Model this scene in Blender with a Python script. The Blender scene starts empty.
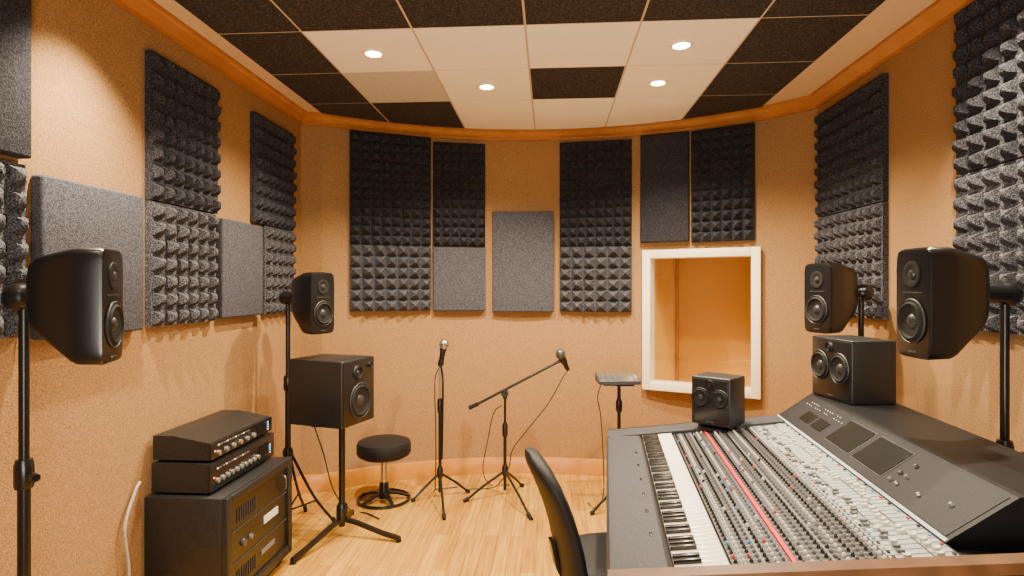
import bpy, bmesh, math, random
from mathutils import Vector, Matrix
random.seed(7)
COL = bpy.context.scene.collection
PI = math.pi; R = math.radians
EYE = 1.63; F = 580.0; YAW = R(3.75); sn, cs = math.sin(YAW), math.cos(YAW)
CEIL = 3.01
XL, XR = -1.98, 1.93
ACX, ACY, AR = -0.05, 2.13, 2.99          # curved back wall: circle centre and radius
def ray(px):
    r = (px-512)/F
    return (-sn+cs*r, cs+sn*r)
def at(px, d):
    dx, dy = ray(px); return (dx*d, dy*d)
def zat(py, d): return EYE+(288-py)/F*d
def on_x(px, X):
    dx, dy = ray(px); d = X/dx; return (d, dy*d)
def on_arc(px, rad):
    dx, dy = ray(px)
    a = dx*dx+dy*dy; b = -2*(dx*ACX+dy*ACY); c = ACX**2+ACY**2-rad**2
    d = (-b+math.sqrt(b*b-4*a*c))/(2*a)
    return d, Vector((dx*d, dy*d))

# ---------------------------------------------------------------- materials
def nodes(m):
    m.use_nodes = True
    return m.node_tree.nodes, m.node_tree.links
def mat(name, col, rough=0.5, metal=0.0, speck=None, scale=200, bump=0.0, bscale=None, lo=0.35, hi=0.65, spec=None, coat=0):
    m = bpy.data.materials.new(name); n, l = nodes(m); b = n['Principled BSDF']
    b.inputs['Base Color'].default_value = (*col, 1); b.inputs['Roughness'].default_value = rough
    b.inputs['Metallic'].default_value = metal
    if spec is not None: b.inputs['Specular IOR Level'].default_value = spec
    if coat: b.inputs['Coat Weight'].default_value = coat
    tc = n.new('ShaderNodeTexCoord')
    nz = n.new('ShaderNodeTexNoise'); nz.inputs['Scale'].default_value = scale; nz.inputs['Detail'].default_value = 3
    l.new(tc.outputs['Object'], nz.inputs['Vector'])
    if speck is None: speck = tuple(min(1, c*1.06+.002) for c in col)
    cr = n.new('ShaderNodeValToRGB'); e = cr.color_ramp.elements
    e[0].position = lo; e[0].color = (*col, 1); e[1].position = hi; e[1].color = (*speck, 1)
    l.new(nz.outputs['Fac'], cr.inputs['Fac']); l.new(cr.outputs['Color'], b.inputs['Base Color'])
    if bump:
        bp = n.new('ShaderNodeBump'); bp.inputs['Strength'].default_value = bump; bp.inputs['Distance'].default_value = .004
        if bscale:
            n2 = n.new('ShaderNodeTexNoise'); n2.inputs['Scale'].default_value = bscale; n2.inputs['Detail'].default_value = 2
            l.new(tc.outputs['Object'], n2.inputs['Vector']); l.new(n2.outputs['Fac'], bp.inputs['Height'])
        else: l.new(nz.outputs['Fac'], bp.inputs['Height'])
        l.new(bp.outputs['Normal'], b.inputs['Normal'])
    return m
def emit(name, col, s):
    m = bpy.data.materials.new(name); n, l = nodes(m); b = n['Principled BSDF']
    b.inputs['Base Color'].default_value = (*col, 1)
    b.inputs['Emission Color'].default_value = (*col, 1); b.inputs['Emission Strength'].default_value = s
    return m
M = {}
M['wall'] = mat('wall_cloth', (.225,.113,.040), .92, speck=(.405,.228,.092), scale=185, bump=.5, lo=.34, hi=.66, spec=.15)
M['soffit'] = mat('soffit_paint', (.66,.48,.27), .8, scale=40)
M['crown'] = mat('crown_wood', (.38,.13,.020), .35, speck=(.44,.16,.030), scale=8)
M['base'] = mat('baseboard_wood', (.46,.175,.008), .28, speck=(.52,.21,.014), scale=10)
M['tile_w'] = mat('tile_white', (.93,.85,.67), .9, speck=(.95,.88,.72), scale=60, bump=.1)
M['tile_g'] = mat('tile_grey', (.50,.46,.38), .9, speck=(.58,.53,.45), scale=60, bump=.1)
M['tile_d'] = mat('tile_dark', (.010,.008,.007), .95, speck=(.11,.075,.050), scale=120, bump=.5, lo=.46, hi=.78)
M['grid'] = mat('grid_metal', (.55,.43,.29), .5)
M['foam'] = mat('foam_charcoal', (.008,.008,.011), .95, speck=(.100,.100,.120), scale=190, bump=.9, lo=.42, hi=.76, spec=.2)
M['foam2'] = mat('foam_grey', (.015,.015,.020), .95, speck=(.180,.180,.205), scale=190, bump=.9, lo=.42, hi=.76, spec=.2)
M['flat'] = mat('panel_cloth_grey', (.026,.026,.034), .95, speck=(.115,.115,.138), scale=210, bump=.8, lo=.36, hi=.7, spec=.2)
M['flatd'] = mat('panel_cloth_dark', (.011,.011,.015), .95, speck=(.055,.055,.068), scale=210, bump=.8, lo=.38, hi=.7, spec=.2)
M['black'] = mat('black_plastic', (.005,.005,.006), .28, speck=(.007,.007,.008), scale=300, bump=.06)
M['blackm'] = mat('black_metal', (.008,.008,.009), .32, metal=.3)
M['wood_b'] = mat('black_ash', (.005,.005,.006), .45, speck=(.010,.010,.010), scale=90, bump=.2)
M['rubber'] = mat('rubber', (.008,.008,.008), .75, spec=.25)
M['cone'] = mat('cone', (.008,.008,.008), .6, speck=(.013,.013,.013), scale=60, spec=.25)
M['ring'] = mat('ring_metal', (.10,.097,.095), .35, metal=.7)
M['dome'] = mat('dome', (.035,.034,.033), .4, metal=.3)
M['steel'] = mat('steel', (.45,.43,.40), .28, metal=.9)
M['leather'] = mat('leather', (.006,.006,.007), .58, speck=(.010,.010,.011), scale=120, bump=.3, spec=.25)
M['graphite'] = mat('graphite_panel', (.022,.022,.027), .6, speck=(.065,.065,.073), scale=260, bump=.15, spec=.25)
M['bridge'] = mat('bridge_face', (.008,.008,.011), .55, speck=(.020,.020,.024), scale=260, spec=.2)
M['desk'] = mat('desk_dark', (.004,.004,.005), .5, speck=(.007,.007,.008), scale=200, spec=.2)
M['lightp'] = mat('light_panel', (.36,.43,.47), .45, speck=(.46,.52,.55), scale=70)
M['white'] = mat('white_plastic', (.62,.60,.54), .35)
M['whitep'] = mat('white_paint', (.92,.80,.56), .45, scale=30)
M['keyw'] = mat('key_white', (.84,.78,.66), .25)
M['keyb'] = mat('key_black', (.008,.008,.008), .25)
M['red'] = mat('red', (.60,.010,.010), .4)
M['redcap'] = mat('red_cap', (.45,.03,.02), .35)
M['blue'] = mat('blue_cap', (.08,.24,.45), .35)
M['greycap'] = mat('grey_cap', (.12,.12,.125), .35)
M['slate'] = mat('slate', (.022,.022,.023), .5)
M['walnut'] = mat('walnut', (.100,.042,.014), .4, speck=(.15,.065,.024), scale=14)
M['screen'] = mat('screen', (.004,.005,.006), .30, spec=.2)
M['led'] = emit('led_blue', (.25,.55,1.0), 2.5)
M['ledr'] = emit('led_red', (1.0,.12,.05), 2.0)
M['lamp'] = emit('lamp_glow', (1.0,.90,.70), 60)
M['cable'] = mat('cable_black', (.012,.012,.012), .5)
M['cablew'] = mat('cable_grey', (.38,.34,.30), .5)
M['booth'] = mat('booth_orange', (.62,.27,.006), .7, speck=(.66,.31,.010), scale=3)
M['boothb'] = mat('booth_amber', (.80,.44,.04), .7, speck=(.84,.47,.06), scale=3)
# glass
m = bpy.data.materials.new('glass'); n, l = nodes(m); n.remove(n['Principled BSDF'])
tr = n.new('ShaderNodeBsdfTransparent'); gl = n.new('ShaderNodeBsdfGlossy'); gl.inputs['Roughness'].default_value = .03
mx = n.new('ShaderNodeMixShader'); mx.inputs[0].default_value = .09
l.new(tr.outputs[0], mx.inputs[1]); l.new(gl.outputs[0], mx.inputs[2]); l.new(mx.outputs[0], n['Material Output'].inputs[0]); M['glass'] = m
# floor planks
m = bpy.data.materials.new('floor_maple'); n, l = nodes(m); b = n['Principled BSDF']
tc = n.new('ShaderNodeTexCoord'); sx = n.new('ShaderNodeSeparateXYZ'); cb = n.new('ShaderNodeCombineXYZ')
l.new(tc.outputs['Object'], sx.inputs[0]); l.new(sx.outputs['Y'], cb.inputs['X']); l.new(sx.outputs['X'], cb.inputs['Y'])
br = n.new('ShaderNodeTexBrick'); br.inputs['Scale'].default_value = 1; br.inputs['Brick Width'].default_value = .95
br.inputs['Row Height'].default_value = .085; br.inputs['Mortar Size'].default_value = .0016; br.inputs['Mortar Smooth'].default_value = .3
br.inputs['Color1'].default_value = (.52,.275,.038,1); br.inputs['Color2'].default_value = (.39,.18,.020,1); br.inputs['Mortar'].default_value = (.16,.07,.012,1)
l.new(cb.outputs[0], br.inputs['Vector'])
mp = n.new('ShaderNodeMapping'); mp.inputs['Scale'].default_value = (1.2, 26, 1); l.new(cb.outputs[0], mp.inputs[0])
nz = n.new('ShaderNodeTexNoise'); nz.inputs['Scale'].default_value = 2.2; nz.inputs['Detail'].default_value = 5; l.new(mp.outputs[0], nz.inputs['Vector'])
mr = n.new('ShaderNodeMapRange'); mr.inputs[1].default_value = .3; mr.inputs[2].default_value = .7; mr.inputs[3].default_value = .68; mr.inputs[4].default_value = 1.2
l.new(nz.outputs['Fac'], mr.inputs[0])
mm = n.new('ShaderNodeVectorMath'); mm.operation = 'SCALE'; l.new(br.outputs['Color'], mm.inputs[0]); l.new(mr.outputs[0], mm.inputs['Scale'])
l.new(mm.outputs[0], b.inputs['Base Color']); b.inputs['Roughness'].default_value = .20; M['floor'] = m
# console channel strips : dark plate with fine light lines every channel
def strip_mat(name, base, line, pitch, w):
    m = bpy.data.materials.new(name); n, l = nodes(m); b = n['Principled BSDF']
    tc = n.new('ShaderNodeTexCoord'); sx = n.new('ShaderNodeSeparateXYZ'); l.new(tc.outputs['Object'], sx.inputs[0])
    def lines(sock, p, w):
        a = n.new('ShaderNodeMath'); a.operation = 'DIVIDE'; a.inputs[1].default_value = p; l.new(sock, a.inputs[0])
        f = n.new('ShaderNodeMath'); f.operation = 'FRACT'; l.new(a.outputs[0], f.inputs[0])
        g = n.new('ShaderNodeMath'); g.operation = 'LESS_THAN'; g.inputs[1].default_value = w; l.new(f.outputs[0], g.inputs[0]); return g.outputs[0]
    a = lines(sx.outputs['Y'], pitch, w); c = lines(sx.outputs['X'], .06, w*.5)
    mxm = n.new('ShaderNodeMath'); mxm.operation = 'MAXIMUM'; l.new(a, mxm.inputs[0]); l.new(c, mxm.inputs[1])
    mi = n.new('ShaderNodeMix'); mi.data_type = 'RGBA'; mi.inputs['A'].default_value = (*base,1); mi.inputs['B'].default_value = (*line,1)
    l.new(mxm.outputs[0], mi.inputs['Factor']); l.new(mi.outputs['Result'], b.inputs['Base Color']); b.inputs['Roughness'].default_value = .45
    return m
M['strip'] = strip_mat('channel_strip', (.012,.012,.014), (.26,.26,.27), .030, .08)
M['stripl'] = strip_mat('channel_strip_light', (.34,.37,.37), (.03,.03,.034), .030, .20)

# ---------------------------------------------------------------- mesh helpers
I4 = Matrix.Identity(4)
def T(x, y, z): return Matrix.Translation((x, y, z))
def RX(a): return Matrix.Rotation(a, 4, 'X')
def RY(a): return Matrix.Rotation(a, 4, 'Y')
def RZ(a): return Matrix.Rotation(a, 4, 'Z')
def box(bm, x0, x1, y0, y1, z0, z1, bev=0, Mx=I4, seg=2):
    mt = Mx @ T((x0+x1)/2, (y0+y1)/2, (z0+z1)/2) @ Matrix.Diagonal((abs(x1-x0), abs(y1-y0), abs(z1-z0), 1))
    r = bmesh.ops.create_cube(bm, size=1, matrix=mt)
    if bev:
        vs = set(r['verts']); es = [e for e in bm.edges if e.verts[0] in vs and e.verts[1] in vs]
        bmesh.ops.bevel(bm, geom=es, offset=bev, segments=seg, affect='EDGES', profile=.5)
def lathe(bm, prof, Mx=I4, seg=28):
    rings = []
    for r, z in prof:
        if r < 1e-6: rings.append([bm.verts.new(Mx @ Vector((0, 0, z)))])
        else: rings.append([bm.verts.new(Mx @ Vector((r*math.cos(2*PI*k/seg), r*math.sin(2*PI*k/seg), z))) for k in range(seg)])
    for a, b in zip(rings, rings[1:]):
        for k in range(seg):
            k2 = (k+1) % seg
            if len(a) == 1 and len(b) == 1: continue
            if len(a) == 1: bm.faces.new((a[0], b[k], b[k2]))
            elif len(b) == 1: bm.faces.new((a[k], b[0], a[k2]))
            else: bm.faces.new((a[k], b[k], b[k2], a[k2]))
def frame(p0, p1):
    p0 = Vector(p0); p1 = Vector(p1); q = (p1-p0).to_track_quat('Z', 'Y').to_matrix().to_4x4()
    return Matrix.Translation(p0) @ q, (p1-p0).length
def rod(bm, p0, p1, r, r1=None, seg=14):
    Mx, L = frame(p0, p1); r1 = r if r1 is None else r1
    lathe(bm, [(0, 0), (r, 0), (r1, L), (0, L)], Mx, seg)
def catmull(pts, n=8):
    P = [Vector(p) for p in pts]; P = [P[0]*2-P[1]]+P+[P[-1]*2-P[-2]]; out = []
    for i in range(1, len(P)-2):
        for k in range(n):
            t = k/n; a, b, c, d = P[i-1], P[i], P[i+1], P[i+2]
            out.append(.5*((2*b)+(-a+c)*t+(2*a-5*b+4*c-d)*t*t+(-a+3*b-3*c+d)*t**3))
    out.append(P[-2]); return out
def tube(bm, pts, r, seg=8, smooth=True):
    pts = catmull(pts) if smooth else [Vector(p) for p in pts]
    rings = []; up = Vector((0.01, .02, 1)); 
    for i, p in enumerate(pts):
        t = (pts[min(i+1, len(pts)-1)]-pts[max(i-1, 0)]).normalized()
        a = up.cross(t)
        if a.length < .05: a = Vector((1, 0, 0)).cross(t)
        a.normalize(); b = t.cross(a)
        rings.append([bm.verts.new(p+a*r*math.cos(2*PI*k/seg)+b*r*math.sin(2*PI*k/seg)) for k in range(seg)])
    for a, b in zip(rings, rings[1:]):
        for k in range(seg): bm.faces.new((a[k], a[(k+1) % seg], b[(k+1) % seg], b[k]))
    bm.faces.new(rings[0]); bm.faces.new(rings[-1])
def loft(bm, secs, cap=True):
    rings = [[bm.verts.new(p) for p in s] for s in secs]; n_ = len(rings[0])
    for a, b in zip(rings, rings[1:]):
        for k in range(n_): bm.faces.new((a[k], a[(k+1) % n_], b[(k+1) % n_], b[k]))
    if cap: bm.faces.new(rings[0]); bm.faces.new(rings[-1])
def selip(w, h, n=32, e=4.0):
    out = []
    for k in range(n):
        a = 2*PI*k/n; c, s = math.cos(a), math.sin(a)
        out.append((w/2*math.copysign(abs(c)**(2/e), c), h/2*math.copysign(abs(s)**(2/e), s)))
    return out
def prism(bm, poly, a0, a1, axis='y'):
    # poly in (x,z), extruded along y
    A = [bm.verts.new((p[0], a0, p[1])) for p in poly]; B = [bm.verts.new((p[0], a1, p[1])) for p in poly]
    n_ = len(poly)
    for k in range(n_): bm.faces.new((A[k], A[(k+1) % n_], B[(k+1) % n_], B[k]))
    bm.faces.new(A); bm.faces.new(B)
def prism_x(bm, poly, a0, a1):
    A = [bm.verts.new((a0, p[0], p[1])) for p in poly]; B = [bm.verts.new((a1, p[0], p[1])) for p in poly]
    n_ = len(poly)
    for k in range(n_): bm.faces.new((A[k], A[(k+1) % n_], B[(k+1) % n_], B[k]))
    bm.faces.new(A); bm.faces.new(B)
def mk(name, build, m, parent=None, smooth=True, loc=None, rz=0, mats=None, ang=35):
    me = bpy.data.meshes.new(name); bm = bmesh.new()
    build(bm)
    bmesh.ops.recalc_face_normals(bm, faces=bm.faces)
    bm.to_mesh(me); bm.free()
    for mm_ in (mats or [m]): me.materials.append(M[mm_] if isinstance(mm_, str) else mm_)
    if smooth:
        for p in me.polygons: p.use_smooth = True
        try: me.set_sharp_from_angle(angle=R(ang))
        except Exception: pass
    o = bpy.data.objects.new(name, me); COL.objects.link(o)
    if parent: o.parent = parent
    if loc: o.location = loc
    o.rotation_euler.z = rz
    return o
def tag(o, label=None, cat=None, group=None, kind=None):
    if label: o['label'] = label
    if cat: o['category'] = cat
    if group: o['group'] = group
    if kind: o['kind'] = kind
    return o
def thing(name, label, cat, loc, rz=0, group=None):
    o = bpy.data.objects.new(name, None); COL.objects.link(o); o.location = loc; o.rotation_euler.z = rz
    o.empty_display_size = .1
    return tag(o, label, cat, group)
def dup(root, loc, rz, label):
    r = root.copy(); COL.objects.link(r); r.location = loc; r.rotation_euler.z = rz; r['label'] = label
    for ch in list(root.children):
        c = ch.copy(); COL.objects.link(c); c.parent = r
        for g in list(ch.children):
            d = g.copy(); COL.objects.link(d); d.parent = c
    return r

# ---------------------------------------------------------------- the room
def arcpt(a, r=AR): return (ACX+r*math.sin(a), ACY+r*math.cos(a))
aL = math.asin((-1.82-ACX)/AR); aR = math.asin((1.72-ACX)/AR)
arc_n = 60
arcpts = [arcpt(aL+(aR-aL)*k/arc_n) for k in range(arc_n+1)]
YB = -1.6
path = [(XL, YB), (XL, 4.50)] + arcpts + [(XR, 4.33), (XR, YB)]
def sweep(bm, pts, prof):
    n_ = len(pts); rings = []
    for i in range(n_):
        def nrm(a, b):
            d = Vector((b[0]-a[0], b[1]-a[1])).normalized(); return Vector((d.y, -d.x))
        n1 = nrm(pts[i-1], pts[i]) if i > 0 else None; n2 = nrm(pts[i], pts[i+1]) if i < n_-1 else None
        if n1 is None: nn = n2; k = 1
        elif n2 is None: nn = n1; k = 1
        else:
            nn = (n1+n2).normalized(); k = 1/max(.3, nn.dot(n1))
        rings.append([bm.verts.new((pts[i][0]+nn.x*o_*k, pts[i][1]+nn.y*o_*k, z)) for o_, z in prof])
    m_ = len(prof)
    for a, b in zip(rings, rings[1:]):
        for k in range(m_): bm.faces.new((a[k], a[(k+1) % m_], b[(k+1) % m_], b[k]))
    bm.faces.new(rings[0]); bm.faces.new(rings[-1])
def S(o): o['kind'] = 'structure'; return o
S(mk('floor', lambda bm: box(bm, XL-.12, XR+.12, YB-.12, 5.3, -.1, 0), 'floor', smooth=False))
S(mk('wall_left', lambda bm: box(bm, XL-.12, XL, YB, 4.50, 0, CEIL+.1), 'wall', smooth=False))
S(mk('wall_right', lambda bm: box(bm, XR, XR+.12, YB, 4.33, 0, CEIL+.1), 'wall', smooth=False))
S(mk('wall_front', lambda bm: box(bm, XL-.12, XR+.12, YB-.12, YB, 0, CEIL+.1), 'wall', smooth=False))
# window placement on the arc
_, wl = on_arc(643, AR-.03); _, wr = on_arc(761, AR-.03)
wd, wm = on_arc(702, AR-.03)
wz1 = zat(249, wd); wz0 = zat(393, wd)
def ang(p): return math.atan2(p.x-ACX, p.y-ACY)
aw0, aw1 = ang(wl)+.018, ang(wr)-.018
def wall_back(bm):
    As = [aL+(aR-aL)*k/arc_n for k in range(arc_n+1)]
    As = sorted([a for a in As if abs(a-aw0) > .005 and abs(a-aw1) > .005]+[aw0, aw1])
    Z = [0, wz0+.045, wz1-.045, CEIL+.1]
    cols = [((XL-.0, 4.50), None)] + [(arcpt(a), a) for a in As] + [((XR, 4.33), None)]
    V = [[bm.verts.new((c[0][0], c[0][1], z)) for z in Z] for c in cols]
    for i in range(len(cols)-1):
        a = cols[i][1]; b = cols[i+1][1]
        for j in range(3):
            if j == 1 and a is not None and b is not None and a >= aw0-1e-5 and b <= aw1+1e-5: continue
            bm.faces.new((V[i][j], V[i+1][j], V[i+1][j+1], V[i][j+1]))
S(mk('wall_back', wall_back, 'wall', ang=20))
# ceiling with a border and a grid of tiles
xs = [-1.93+.6*k for k in range(7)]
ys = [4.83-.6*k for k in range(0, 11)]
TX0, TX1 = -1.79, 1.60
pattern = {0: 'ddwwwd', 1: 'dgwdwd', 2: 'dwwwwd', 3: 'dddddd', 4: 'dwwdwd', 5: 'dwdwdd', 6: 'ddwwdd', 7: 'dddddd', 8: 'ddwwdd', 9: 'dddddd'}
reg = [(TX0, YB+.2)]
k0 = math.asin((TX0-ACX)/(AR-.09)); k1 = math.asin((TX1-ACX)/(AR-.09))
reg += [arcpt(k0+(k1-k0)*k/48, AR-.09) for k in range(49)] + [(TX1, YB+.2)]
def clip(poly, reg):
    out = poly
    n_ = len(reg)
    for i in range(n_):
        a = reg[i]; b = reg[(i+1) % n_]
        def side(p): return -((b[0]-a[0])*(p[1]-a[1])-(b[1]-a[1])*(p[0]-a[0]))
        inp = out; out = []
        for j in range(len(inp)):
            p = inp[j]; q = inp[(j+1) % len(inp)]; sp, sq = side(p), side(q)
            if sp >= 0: out.append(p)
            if (sp > 0 and sq < 0) or (sp < 0 and sq > 0):
                t = sp/(sp-sq); out.append((p[0]+(q[0]-p[0])*t, p[1]+(q[1]-p[1])*t))
        if len(out) < 3: return []
    return out
def ceiling(bm):
    box(bm, XL-.12, XR+.12, YB-.12, 5.3, CEIL+.008, CEIL+.12)
    bm.faces.ensure_lookup_table()
    for f in bm.faces: f.material_index = 0
    def slab(poly, z0, z1, mi):
        A = [bm.verts.new((p[0], p[1], z0)) for p in poly]; B = [bm.verts.new((p[0], p[1], z1)) for p in poly]
        fs = [bm.faces.new(A), bm.faces.new(B)]
        for k in range(len(A)): fs.append(bm.faces.new((A[k], A[(k+1) % len(A)], B[(k+1) % len(A)], B[k])))
        for f in fs: f.material_index = mi
    slab(reg, CEIL-.0045, CEIL+.0085, 1)
    for r_ in range(10):
        for c in range(6):
            g = .006
            x0, x1, y1, y0 = xs[c]+g, xs[c+1]-g, ys[r_]-g, ys[r_+1]+g
            if r_ == 0: y1 += .35
            p = clip([(x0, y0), (x0, y1), (x1, y1), (x1, y0)], reg)
            if len(p) < 3: continue
            q = []
            for v in p:
                if not q or (abs(v[0]-q[-1][0])+abs(v[1]-q[-1][1])) > 1e-4: q.append(v)
            if (abs(q[0][0]-q[-1][0])+abs(q[0][1]-q[-1][1])) < 1e-4: q.pop()
            if len(q) < 3: continue
            slab(q, CEIL-.0065, CEIL-.003, {'d': 2, 'w': 3, 'g': 4}[pattern[r_][c]])
S(mk('ceiling', ceiling, None, smooth=False, mats=['soffit', 'grid', 'tile_d', 'tile_w', 'tile_g']))
cz = CEIL+.006
S(mk('trim_1', lambda bm: sweep(bm, path, [(-.01, cz), (.072, cz), (.072, cz-.018), (.060, cz-.024), (.048, cz-.042), (.028, cz-.062), (.018, cz-.070), (.018, cz-.088), (-.01, cz-.088)]), 'crown'))
bprof = [(-.005, 0), (.018, 0), (.018, .125), (.010, .14), (-.005, .14)]
S(mk('baseboard_left', lambda bm: sweep(bm, path[:2], bprof), 'base'))
S(mk('baseboard_back', lambda bm: sweep(bm, path[1:-1], bprof), 'base'))
S(mk('baseboard_right', lambda bm: sweep(bm, path[-2:], bprof), 'base'))
# window + booth behind it
ex = (wr-wl); W_w = ex.length; wrz = math.atan2(ex.y, ex.x); mid = (wl+wr)/2
win = thing('window_1', None, None, (mid.x, mid.y, wz0), wrz); win['kind'] = 'structure'
HH = wz1-wz0; hw = W_w/2; fb = .068
def wframe(bm):
    for a in ((-hw, -hw+fb, 0, HH), (hw-fb, hw, 0, HH), (-hw+fb, hw-fb, HH-fb, HH), (-hw+fb, hw-fb, 0, fb)):
        box(bm, a[0], a[1], -.03, .012, a[2], a[3], .004)
    i = fb
    for a in ((-hw+i-.02, -hw+i, i-.02, HH-i+.02), (hw-i, hw-i+.02, i-.02, HH-i+.02), (-hw+i-.02, hw-i+.02, HH-i, HH-i+.02), (-hw+i-.02, hw-i+.02, i-.02, i)):
        box(bm, a[0], a[1], .0, .10, a[2], a[3])
mk('window_frame', wframe, 'whitep', win)
mk('pane', lambda bm: box(bm, -hw+fb-.01, hw-fb+.01, .050, .058, fb-.01, HH-fb+.01), 'glass', win, False)
BD = .95
def booth(bm):
    def q(pts, mi):
        f = bm.faces.new([bm.verts.new(p) for p in pts]); f.material_index = mi
    x0, x1, y0, y1, z0, z1 = -hw+.05, hw+1.0, .098, BD, -.9, 1.6
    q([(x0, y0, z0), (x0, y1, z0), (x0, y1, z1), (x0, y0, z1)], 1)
    q([(x0, y1, z0), (x1, y1, z0), (x1, y1, z1), (x0, y1, z1)], 0)
    q([(x1, y0, z0), (x1, y1, z0), (x1, y1, z1), (x1, y0, z1)], 0)
    q([(x0, y0, z0), (x1, y0, z0), (x1, y1, z0), (x0, y1, z0)], 0)
    q([(x0, y0, z1), (x1, y0, z1), (x1, y1, z1), (x0, y1, z1)], 0)
    q([(hw-.05, y0, z0), (x1, y0, z0), (x1, y0, z1), (hw-.05, y0, z1)], 0)
bo = mk('wall_booth', booth, None, None, False, (mid.x, mid.y, wz0), wrz, mats=['booth', 'boothb']); S(bo)
S(mk('trim_2', lambda bm: box(bm, -hw+.055, -hw+.080, BD-.05, BD, -.9, 1.6), 'crown', None, False, (mid.x, mid.y, wz0), wrz))

# ---------------------------------------------------------------- ceiling lights
dl = thing('ceiling_light', 'x', 'ceiling light', (-1.03, 3.33, CEIL-.0065), 0, 'recessed downlights in the pale ceiling tiles')
mk('trim_ring', lambda bm: lathe(bm, [(.045, 0), (.045, -.004), (.049, -.009), (.064, -.006), (.068, 0)], seg=32), 'whitep', dl)
mk('lens', lambda bm: lathe(bm, [(0, -.003), (.046, -.003)], seg=32), 'lamp', dl)
dl['label'] = 'round recessed ceiling downlight farthest left, in the front row of pale tiles'
dup(dl, (-.43, 3.93, CEIL-.0065), 0, 'round recessed downlight just left of the black middle tile')
dup(dl, (.72, 3.93, CEIL-.0065), 0, 'round recessed downlight just right of the black middle tile')
dup(dl, (.74, 3.33, CEIL-.0065), 0, 'round recessed downlight on the right in the front row of pale tiles')

# ---------------------------------------------------------------- acoustic panels
def foam_bm(w, h, cell=.078, t=.022, ph=.045, ks=((0, 0), (.08, .12), (.38, 1.0))):
    nx = max(1, round(w/cell)); nz = max(1, round(h/cell)); cx = w/nx; czz = h/nz
    def f(bm):
        box(bm, -w/2, w/2, -t, 0, 0, h)
        for i in range(nx):
            for j in range(nz):
                x0 = -w/2+i*cx; z0 = j*czz
                jx = random.uniform(-.05, .05)*cx; jz = random.uniform(-.05, .05)*czz; hh = ph*random.uniform(.85, 1.08)
                rings = []
                for k, (ins, hh_) in enumerate(ks):
                    mx_ = ins*cx; mz_ = ins*czz; s = hh_
                    def P(px_, pz_): return bm.verts.new((x0+px_+jx*s, -t-hh*hh_, z0+pz_+jz*s))
                    rings.append([P(mx_, mz_), P(cx-mx_, mz_), P(cx-mx_, czz-mz_), P(mx_, czz-mz_)])
                for a, b in zip(rings, rings[1:]):
                    for q in range(4): bm.faces.new((a[q], a[(q+1) % 4], b[(q+1) % 4], b[q]))
                tp = bm.verts.new((x0+cx/2+jx, -t-hh*1.16, z0+czz/2+jz))
                for q in range(4): bm.faces.new((rings[-1][q], rings[-1][(q+1) % 4], tp))
    return f
def flat_bm(w, h, t=.055):
    return lambda bm: box(bm, -w/2, w/2, -t, 0, 0, h, .012, seg=3)
SIDEK = ((0, 0), (.12, .02), (.26, .78), (.34, 1.0))
def side_panel_wall(px0, px1, z0, z1, side, kind, label, m=None, y_ext=None, group=None, cell=.088):
    X = XL+.05 if side == 'L' else XR-.05
    y0 = on_x(px0, X)[1]; y1 = on_x(px1, X)[1]
    if y_ext is not None: y0 = y_ext
    w = abs(y1-y0)-.006; yc = (y0+y1)/2
    fb_ = foam_bm(w, z1-z0-.003, cell, ph=.036, t=.034, ks=SIDEK) if kind == 'foam' else flat_bm(w, z1-z0-.006)
    o = mk('foam_panel' if kind == 'foam' else 'fabric_panel', fb_, m or ('foam' if kind == 'foam' else 'flat'), None, kind != 'foam',
           (XL-.001 if side == 'L' else XR, yc, z0), R(90) if side == 'L' else R(-90))
    tag(o, label, 'acoustic panel', group); return o
side_panel_wall(0, 33, 2.11, 2.90, 'L', 'flat', 'dark flat fabric acoustic panel at the top left edge of the left wall', 'flatd', y_ext=1.5)
side_panel_wall(0, 31, 1.45, 2.09, 'L', 'foam', 'pyramid foam panel behind the pole of the leftmost speaker stand', 'foam2', y_ext=1.5)
side_panel_wall(41, 144, 1.43, 2.07, 'L', 'flat', 'large square grey flat fabric panel behind the leftmost speaker')
side_panel_wall(154, 221, 2.065, 2.80, 'L', 'foam', 'black pyramid foam panel high on left wall, above its grey foam twin')
side_panel_wall(154, 219, 1.44, 2.06, 'L', 'foam', 'grey pyramid foam panel on left wall between two flat fabric panels', 'foam2')
side_panel_wall(222, 263, 1.45, 2.05, 'L', 'flat', 'narrow grey flat fabric panel on the left wall beside the corner foam')
side_panel_wall(257, 296, 2.065, 2.80, 'L', 'foam', 'black pyramid foam panel high in the left corner under the crown trim', 'foam')
side_panel_wall(267, 296, 1.45, 2.06, 'L', 'foam', 'slim pyramid foam panel low in left corner above the back left speaker', 'foam2')
side_panel_wall(880, 815, 2.13, 2.86, 'R', 'foam', 'pyramid foam panel on right wall, upper one nearest the back corner')
side_panel_wall(880, 815, 1.45, 2.125, 'R', 'foam', 'pyramid foam panel on right wall behind the twin-cone box speaker stack', 'foam2')
side_panel_wall(1024, 952, 2.16, 2.92, 'R', 'foam', 'tall pyramid foam panel at the top right edge of the right wall', 'foam', y_ext=2.1)
side_panel_wall(1024, 952, 1.44, 2.155, 'R', 'foam', 'pyramid foam panel behind the pole of the rightmost speaker stand', 'foam2', y_ext=2.1)
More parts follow.
